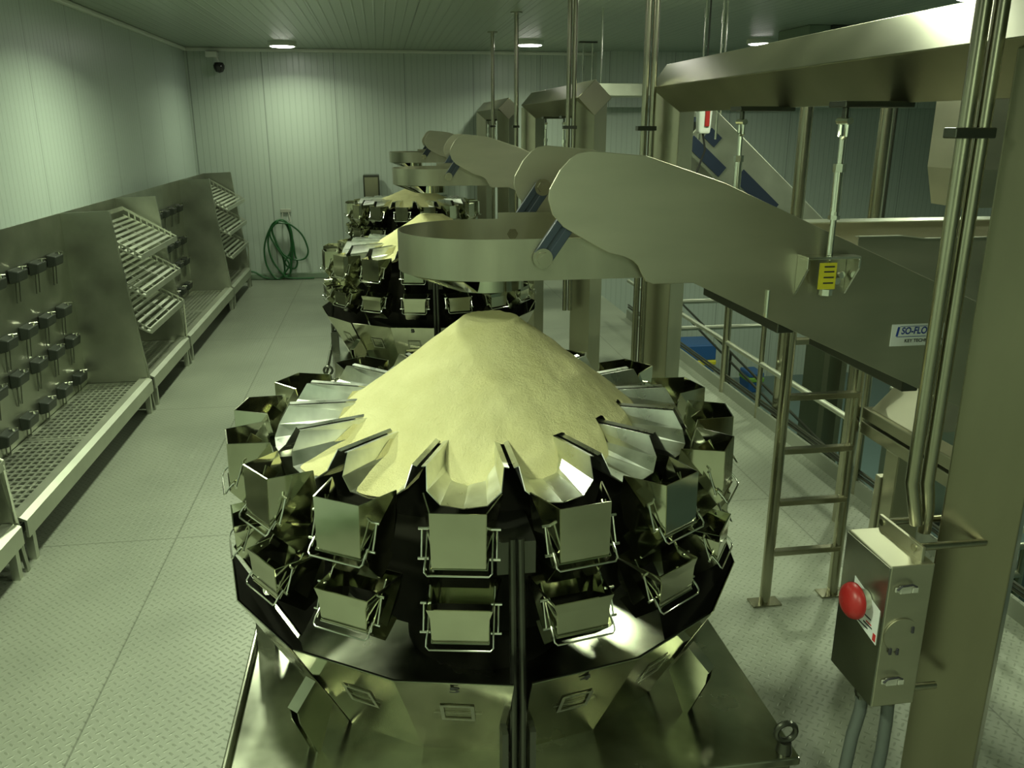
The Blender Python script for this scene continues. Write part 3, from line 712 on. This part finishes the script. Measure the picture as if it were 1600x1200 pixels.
def make_incline():
    root = empty('incline_conveyor', (3.5, 8.0, LOW), 'steep incline conveyor with dark blue windows behind the frame', 'conveyor')
    p0, p1 = Vector((3.02, 0, 2.447)), Vector((4.75, 0, .95))          # top edge, world x / z at y = 8
    d = (p1 - p0).normalized(); u = Vector((-d.z, 0, d.x)); u = u if u.z < 0 else -u
    def P(t, w): q = p0 + d * t + u * w; return (q.x - 3.5, q.z - LOW)
    L = (p1 - p0).length
    for y in (-.28, .28): MB().plate_xz([P(0, 0), P(L, 0), P(L, .44), P(0, .44)], y - .015, y + .015).build('side_frame', 'rackbar', root, bevel=.004)
    MB().plate_xz([P(0, .10), P(L, .10), P(L, .16), P(0, .16)], -.26, .26).build('belt', 'navy', root)
    for a, b, w0, w1 in ((.10, .24, .14, .25), (.02, .46, .30, .41), (.60, 1.10, .20, .33), (1.22, 1.36, .20, .32), (1.50, 1.9, .20, .32)):
        MB().plate_xz([P(a, w0), P(b, w0), P(b, w1), P(a, w1)], -.304, -.296).build('window', 'navy', root)
    MB().tube([(-.3, 0, 4.05), (-.3, 0, CZ - LOW)], .012, 8).build('hanger', 'rod', root)
    for x in (.95, 1.15): MB().box(x - .03, x + .03, -.2, .2, 0, 2.65 if x < 1 else 2.5).build('leg', 'column', root)
    return root
make_incline()
for i, (x, y, l) in enumerate(((3.10, 6.1, 'vertical steel pipe behind the nearest frame, left one of two'), (3.735, 6.1, 'vertical steel pipe behind the nearest frame, right one of two'))):
    o = empty('support_pipe', (x, y, LOW), l, 'pipe', 'vertical pipes beyond the floor edge')
    MB().tube([(0, 0, 0.012), (0, 0, 2.60 - LOW)], .049, 20).build('pipe_shaft', 'pipe', o)
    MB().tube([(-.10, 0, 2.58 - LOW), (.42 if not i else .5, 0, 2.58 - LOW)], .03, 16).build('header_pipe', 'pipe', o)
    MB().box(-.10, .10, -.10, .10, 0, .012).build('base_plate', 'pipe', o)
    if i: MB().tube([(.105, .05, 0), (.105, .05, 2.56 - LOW)], .012, 8).build('thin_conduit', 'post', o)
def make_sidehopper():
    root = empty('hanging_hopper', (2.8, 3.75, CZ), 'grey steel hopper hanging at the right behind the pipes', 'hopper')
    x0 = 2.64 - 2.8
    t = [(x0, -.15), (.45, -.15), (.45, .15), (x0, .15)]
    lv = [(-.85, 1.0), (-1.255, 1.0), (-1.43, .84)]
    rings = []
    for z, s in lv: rings.append([((x - .1) * s + .1, (y - .1) * s + .1, z) for x, y in t])
    b = MB(); vs = [p for r in rings for p in r]
    b.add(vs, [(i * 4 + k, i * 4 + (k + 1) % 4, (i + 1) * 4 + (k + 1) % 4, (i + 1) * 4 + k) for i in range(2) for k in range(4)])
    b.build('hopper_shell', 'brushed', root, solid=.006)
    for x, y in ((.2, -.1), (.4, .1)): MB().tube([(x, y, -.86), (x, y, 0)], .012, 8).build('hanger', 'rod', root)
    return root
make_sidehopper()
# threaded rods from the ceiling
def rodpair(x, y, dx, z, label, plate=False):
    root = empty('ceiling_rod', (x, y, CZ), label, 'rod', 'thin threaded rods hanging from the ceiling')
    for k, q in enumerate((0, dx)):
        MB().tube([(q, 0, 0), (q, 0, z - CZ)], .009, 8).build('rod', 'rod', root)
        MB().tube([(q, 0, -.30 - .03 * k), (q, 0, -.36 - .03 * k)], .015, 8).build('coupling', 'rod', root)
    if plate: MB().box(-.06, dx + .06, -.03, .03, -.02, 0).build('ceiling_plate', 'post', root)
rodpair(2.25, 6.0, .125, 2.2, 'two thin rods hanging right of the nearest frame\'s far column')
rodpair(2.74, 11.8, .125, 2.45, 'short pair of thin rods on a plate near the back wall', True)
o = empty('overhead_duct', (2.6, 8.4, CZ), 'pale horizontal duct between the middle and nearest frames', 'duct')
MB().box(-.6, .12, -.08, .25, -.80, -.68).build('duct_body', 'rackbar', o, bevel=.01)
for x in (-.45, .0): MB().tube([(x, .08, -.69), (x, .08, 0)], .01, 8).build('hanger', 'rod', o)
# wrapped red pendant
o = empty('wrapped_pendant', (1.86, 4.9, CZ), 'red pendant switch wrapped in clear plastic, hanging beside the far column', 'pendant switch')
MB().prism([(-.035, -.03, -1.11), (.035, -.03, -1.11), (.035, .03, -1.11), (-.035, .03, -1.11)], [(-.045, -.035, -.90), (.045, -.035, -.90), (.045, .035, -.90), (-.045, .035, -.90)]).build('plastic_wrap', 'plasticwrap', o, bevel=.012)
MB().box(-.006, .022, -.042, -.030, -1.07, -.91).build('red_switch', 'red', o, bevel=.004)
MB().tube([(0, 0, 0), (0, 0, -.90)], .005, 6).build('cord', 'black', o)
MB().tube([(0, 0, -1.11), (.02, 0, -1.2), (-.02, 0, -1.32), (-.05, 0, -1.40)], .006, 6).build('tail_cord', 'black', o)

# ceiling cooling unit
o = empty('ceiling_unit', (4.95, 9.8, CZ), 'dark louvred ventilation unit under the ceiling at right', 'ventilation unit')
MB().box(-.20, .06, -.32, .45, -.26, 0).build('centre_panel', 'curb', o, bevel=.01)
MB().box(.06, 1.0, -.35, .5, -.30, 0).build('housing', 'unit', o, bevel=.01)
for z in (-.06, -.11, -.16, -.21):
    MB().box(.12, .92, -.37, -.35, z - .012, z + .006).build('louvre', 'post', o)

# ------------------------------------------------------------------ racks along the left wall
DX0, DX1, DZ = -2.50, -2.13, 1.64     # divider back, top front, top height
def divider(mb, y, t=.006):
    mb.prism([(DX0, y - t, .06), (DX1 + .155, y - t, .06), (DX1 + .150, y - t, .28), (DX1, y - t, DZ + .015), (DX0, y - t, DZ)], [(DX0, y + t, .06), (DX1 + .155, y + t, .06), (DX1 + .150, y + t, .28), (DX1, y + t, DZ + .015), (DX0, y + t, DZ)])
def make_rack(y0, y1, kind, label, near=False, pegs=None):
    root = empty('storage_rack', (-2.2, y0, 0), label, 'rack', 'steel storage racks along the left wall')
    ox = 2.2; L = y1 - y0
    def B(): return MB()
    MB().prism([(DX0 + ox, .0, .24), (DX0 + ox, L, .24), (DX0 + ox, L, DZ), (DX0 + ox, .0, DZ)], [(DX0 + ox + .02, .0, .24), (DX0 + ox + .02, L, .24), (DX0 + ox + .008, L, DZ), (DX0 + ox + .008, .0, DZ)]).build('back_panel', 'rackpanel', root)
    ends = ([.008] if near else []) + [L - .008]
    for y in ends:
        m = MB(); divider(m, y); m.v = [(a + ox, b, c) for a, b, c in m.v]; m.build('end_panel', 'rackpanel', root, bevel=.002)
        f = MB()
        a0, a1 = max(y - .025, 0), min(y + .025, L)
        P0, P1 = (DX1 + ox, DZ + .014), (DX1 + ox + .155, 0.0)
        f.prism([(P0[0] - .006, a0, P0[1]), (P0[0] + .008, a0, P0[1]), (P1[0] + .008, a0, P1[1]), (P1[0] - .006, a0, P1[1])], [(P0[0] - .006, a1, P0[1]), (P0[0] + .008, a1, P0[1]), (P1[0] + .008, a1, P1[1]), (P1[0] - .006, a1, P1[1])])
        f.build('front_post', 'rackpanel', root)
    # front lip
    lip = MB().prism([(.14, 0.02, .285), (.20, 0.02, .285), (.235, 0.02, .265), (.235, 0.02, .165), (.222, 0.02, .165), (.222, 0.02, .26), (.14, 0.02, .27)], [(.14, L - .02, .285), (.20, L - .02, .285), (.235, L - .02, .265), (.235, L - .02, .165), (.222, L - .02, .165), (.222, L - .02, .26), (.14, L - .02, .27)])
    lip.build('front_lip', 'rackbar', root)
    for y in (.10, L - .10):
        for x in (-.25, .205): MB().box(x - .02, x + .02, y - .02, y + .02, 0, .17 if x > 0 else .25).build('leg', 'rackbar', root)
    MB().box(-.28, .13, .02, L - .02, .17, .176).build('shade_sheet', 'black', root)  # added sheet, black to paint the shade in the grating holes
    # grating: frame bars, long bars and cross bars
    xa, xb = -.275, .14; za, zb = .238, .252
    halves = 2 if L > 2 else 1
    for hf in range(halves):
        ya, yb = .02 + hf * (L - .04) / halves + .004, .02 + (hf + 1) * (L - .04) / halves - .004
        g = MB()
        nx = 8; step = (xb - xa - .05) / nx
        g.box(xa, xa + .03, ya, yb, za, zb).box(xb - .03, xb, ya, yb, za, zb)
        for i in range(1, nx): g.box(xa + .025 + i * step - .008, xa + .025 + i * step + .008, ya, yb, za, zb)
        ny = int((yb - ya) / (.066 if L > 2 else .05)); sy = (yb - ya) / ny
        for i in range(ny + 1):
            w = .030 if i in (0, ny) else .012
            g.box(xa, xb, max(ya, ya + i * sy - w), min(yb, ya + i * sy + w), za + .001, zb - .001)
        g.build('grating', 'rackbar', root)
    if kind == 'pegs':
        first = None
        for z, ph in pegs:
            k = 0
            while True:
                y = ph - .345 * k
                k += 1
                if y < y0 + .12: break
                if first is None:
                    p = MB().prism([(0, -.082, -.055), (.060, -.082, -.040), (.070, -.082, .028), (0, -.082, .045)], [(0, .082, -.055), (.060, .082, -.040), (.070, .082, .028), (0, .082, .045)])
                    first = p.build('peg_holder', 'peg', root, bevel=.008)
                    MB().tube([(.055, .03, .03), (.055, .03, .052)], .010, 8).tube([(.03, .03, .046), (.085, .03, .052)], .006, 6).build('peg_tip', 'rod', first)
                    MB().tube([(.02, -.03, -.05), (.008, -.03, -.19)], .004, 6).tube([(.02, .03, -.05), (.008, .03, -.19)], .004, 6).build('peg_wire', 'post', first)
                    o = first
                else: o = copy_tree(first, root)
                o.location = (DX0 + ox + .016, y - y0, z)
    else:
        T = None
        for z in (1.25, .94, .635):
            if T is None:
                t = MB(); ya, yb = .07, L - .10; xb_, zb_, xf, zf = -.21, .235, .245, 0.0
                d = Vector((xf - xb_, 0, zf - zb_))
                # slats run along the wall, two thin bearers run from back to front
                for i in range(9):
                    q = Vector((xb_, 0, zb_)) + d * ((i + .5) / 9)
                    u = d.normalized() * .0135
                    t.prism([(q.x - u.x, ya, q.z - u.z), (q.x + u.x, ya, q.z + u.z), (q.x + u.x, ya, q.z + u.z + .005), (q.x - u.x, ya, q.z - u.z + .005)], [(q.x - u.x, yb, q.z - u.z), (q.x + u.x, yb, q.z + u.z), (q.x + u.x, yb, q.z + u.z + .005), (q.x - u.x, yb, q.z - u.z + .005)])
                for y in (ya + (yb - ya) * .33, ya + (yb - ya) * .66):
                    t.prism([(xb_, y - .005, zb_ - .012), (xf, y - .005, zf - .012), (xf, y - .005, zf - .002), (xb_, y - .005, zb_ - .002)], [(xb_, y + .005, zb_ - .012), (xf, y + .005, zf - .012), (xf, y + .005, zf - .002), (xb_, y + .005, zb_ - .002)])
                T = t.build('wire_tray', 'rackbar', root)
                r = MB()
                r.box(xf - .004, xf + .004, ya, yb, zf - .006, zf + .040); r.box(xb_ - .004, xb_ + .004, ya, yb, zb_ + .05, zb_ + .085)
                for y in (ya, yb):
                    r.prism([(xb_, y - .004, zb_ + .060), (xf, y - .004, zf + .028), (xf, y - .004, zf + .040), (xb_, y - .004, zb_ + .085)], [(xb_, y + .004, zb_ + .060), (xf, y + .004, zf + .028), (xf, y + .004, zf + .040), (xb_, y + .004, zb_ + .085)])
                    r.prism([(xb_, y - .004, zb_ - .004), (xf, y - .004, zf - .006), (xf, y - .004, zf + .010), (xb_, y - .004, zb_ + .012)], [(xb_, y + .004, zb_ - .004), (xf, y + .004, zf - .006), (xf, y + .004, zf + .010), (xb_, y + .004, zb_ + .012)])
                    for i in range(1, 9):
                        q = Vector((xb_, y, zb_)) + d * (i / 9)
                        r.box(q.x - .006, q.x + .006, y - .003, y + .003, q.z, q.z + .055)
                r.build('tray_rim', 'rackbar', T)
                o = T
            else: o = copy_tree(T, root)
            o.location = (0, 0, z)
        MB().tube([(.245, L - .12, .66), (.215, L - .02, .29)], .008, 8).build('prop_rod', 'rod', root)
    return root
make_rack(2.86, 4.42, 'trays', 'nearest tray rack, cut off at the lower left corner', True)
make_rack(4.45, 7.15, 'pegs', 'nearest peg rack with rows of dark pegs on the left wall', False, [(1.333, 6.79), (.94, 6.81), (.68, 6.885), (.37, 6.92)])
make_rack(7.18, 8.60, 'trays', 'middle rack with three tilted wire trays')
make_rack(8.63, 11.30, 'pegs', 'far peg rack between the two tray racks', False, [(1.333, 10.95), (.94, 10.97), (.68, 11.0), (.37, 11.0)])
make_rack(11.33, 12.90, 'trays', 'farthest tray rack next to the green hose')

# ------------------------------------------------------------------ hose, hook, wall camera, dark cabinet
o = empty('hose_rack', (-1.465, YB, .92), 'small wire hose hook on the back wall', 'hose hook')
MB().box(-.075, .075, -.03, 0, .10, .15).build('mount_bar', 'framepale', o, bevel=.004)
MB().tube([(-.05, -.02, .10), (-.055, -.05, -.03), (-.045, -.11, -.04), (-.03, -.115, -.01)], .008, 8).tube([(.04, -.02, .10), (.06, -.05, -.03), (.05, -.11, -.04), (.03, -.115, -.01)], .008, 8).build('hook_wire', 'framepale', o)
def spline(pts, n=8):
    P = [Vector(p) for p in pts]; out = []
    for i in range(len(P) - 1):
        a, b, c, d = P[max(i - 1, 0)], P[i], P[i + 1], P[min(i + 2, len(P) - 1)]
        for k in range(n):
            t = k / n
            out.append(.5 * ((2 * b) + (c - a) * t + (2 * a - 5 * b + 4 * c - d) * t * t + (3 * b - a - 3 * c + d) * t ** 3))
    return out + [P[-1]]
# hose path traced as wall position (px of a 1120-wide crop -> metres on the wall)
def hp(u, v, k=0):
    x = -2.10 + (u - 60) * (1.14 / 1000.0); z = 1.09 - (v - 110) * (1.145 / 1000.0)
    return (x, YB - .045 - .022 * k, max(z, .02))
hose = spline([hp(80, 940, 2), hp(160, 955, 2), hp(290, 1030, 2), hp(470, 1050, 2), hp(545, 960, 2), hp(540, 760, 2), hp(470, 560, 2), hp(430, 380, 3), hp(490, 275, 4), hp(600, 275, 4), hp(660, 400, 3),
               hp(690, 560, 2), hp(700, 720, 2), hp(725, 830, 2), hp(690, 910, 2), hp(610, 900, 2), hp(560, 830, 2), hp(600, 760, 3), hp(660, 640, 3), hp(655, 430, 3), hp(600, 290, 5), hp(500, 270, 5), hp(390, 400, 4), hp(310, 620, 3), hp(320, 850, 3), hp(420, 1030, 3), hp(520, 1030, 3),
               hp(630, 960, 3), hp(640, 720, 1), hp(680, 480, 1), hp(640, 310, 3), hp(520, 265, 6), hp(420, 350, 5), hp(365, 560, 4), hp(400, 780, 4), hp(510, 960, 4), hp(600, 1010, 4), hp(640, 900, 5), hp(690, 560, 5), hp(650, 320, 5), hp(560, 255, 5), hp(500, 290, 7),
               hp(430, 400, 5), hp(500, 620, 4), hp(600, 750, 4), hp(730, 795, 3), hp(840, 770, 3), hp(880, 660, 3), hp(820, 470, 3), hp(700, 340, 4), hp(600, 300, 6), hp(480, 310, 6), hp(400, 450, 5), hp(520, 690, 5), hp(620, 850, 4), hp(540, 1000, 4), hp(650, 1040, 4), hp(800, 1060, 4), hp(940, 1080, 4)], 7)
tag(MB().tube(hose, .0135, 8).build('garden_hose', 'green'), 'coiled green hose hanging on the back wall', 'hose')
o = empty('security_camera', (-2.30, YB, 3.25), 'small dome security camera on the back wall near the left corner', 'camera')
MB().box(-.10, .06, -.16, 0, -.03, .05).build('bracket', 'fitting', o, bevel=.01)
MB().tube([(.04, -.10, -.02), (.07, -.12, -.10)], .02, 10).build('arm', 'fitting', o)
MB().lathe([(.001, -.24), (.05, -.225), (.075, -.18), (.08, -.14), (.06, -.10), (.001, -.095)], 20, (.075, -.13)).build('dome', 'lens', o)
o = empty('wall_cabinet', (-.15, YB - .2, .0), 'tall dark narrow cabinet standing behind the farthest weigher', 'cabinet')
MB().box(-.12, .12, -.15, .15, .0, 1.58).build('cabinet_body', 'post', o, bevel=.01)
MB().box(-.10, .10, -.158, -.15, .3, 1.55).build('cabinet_door', 'column', o, bevel=.004)

# ------------------------------------------------------------------ lights
LC = (0.86, 1.0, 0.66)
def lamp(x, y, label, e=130):
    o = empty('ceiling_light', (x, y, CZ), label, 'ceiling light', 'round ceiling lights')
    MB().lathe([(.19, 0), (.19, -.05), (.165, -.055)], 32).build('housing', 'fitting', o)
    MB().lathe([(.165, -.052), (.14, -.062), (.001, -.066)], 32).build('diffuser', 'lamp', o)
    d = bpy.data.lights.new('ceiling_lamp', 'AREA'); d.shape = 'DISK'; d.size = .34; d.energy = e; d.color = LC; d.spread = R(150)
    lo = bpy.data.objects.new('ceiling_lamp', d); C.objects.link(lo); lo.location = (0, 0, -.08); lo.parent = o
    return o
lamp(-1.236, 12.5, 'left round glowing ceiling light near the back wall', 24)
lamp(2.02, 11.85, 'middle round glowing ceiling light above the far frames', 32)
lamp(4.98, 11.22, 'right round glowing ceiling light by the ventilation unit', 25)
for x, y, e in ((-1.236, 7.7, 70), (-1.236, 4.0, 60), (-1.236, .9, 75), (.35, -1.0, 50), (2.02, 7.0, 50), (2.02, 3.6, 45), (4.98, 7.0, 50), (4.98, 2.8, 30), (7.8, 7.0, 60)):  # the lamp behind the camera is added to brighten conveyor plates and heap
    lamp(x, y, 'unseen round ceiling light overhead, outside the picture', e)
w = bpy.data.worlds.new('World'); bpy.context.scene.world = w; w.use_nodes = True
w.node_tree.nodes['Background'].inputs[0].default_value = (.5, .56, .38, 1); w.node_tree.nodes['Background'].inputs[1].default_value = .15

# ------------------------------------------------------------------ camera
cam = bpy.data.cameras.new('Camera'); cam.sensor_width = 36; cam.lens = 36 * 1320 / 1600; cam.clip_start = .02
co = bpy.data.objects.new('Camera', cam); C.objects.link(co); co.location = (0, 0, 2.3)
co.rotation_euler = (R(90 - 17.057), 0, R(-8.567))
bpy.context.scene.camera = co
s = bpy.context.scene
s.view_settings.view_transform = 'Standard'; s.view_settings.look = 'None'; s.view_settings.exposure = 0.0
s.cycles.max_bounces = 8; s.cycles.use_denoising = True
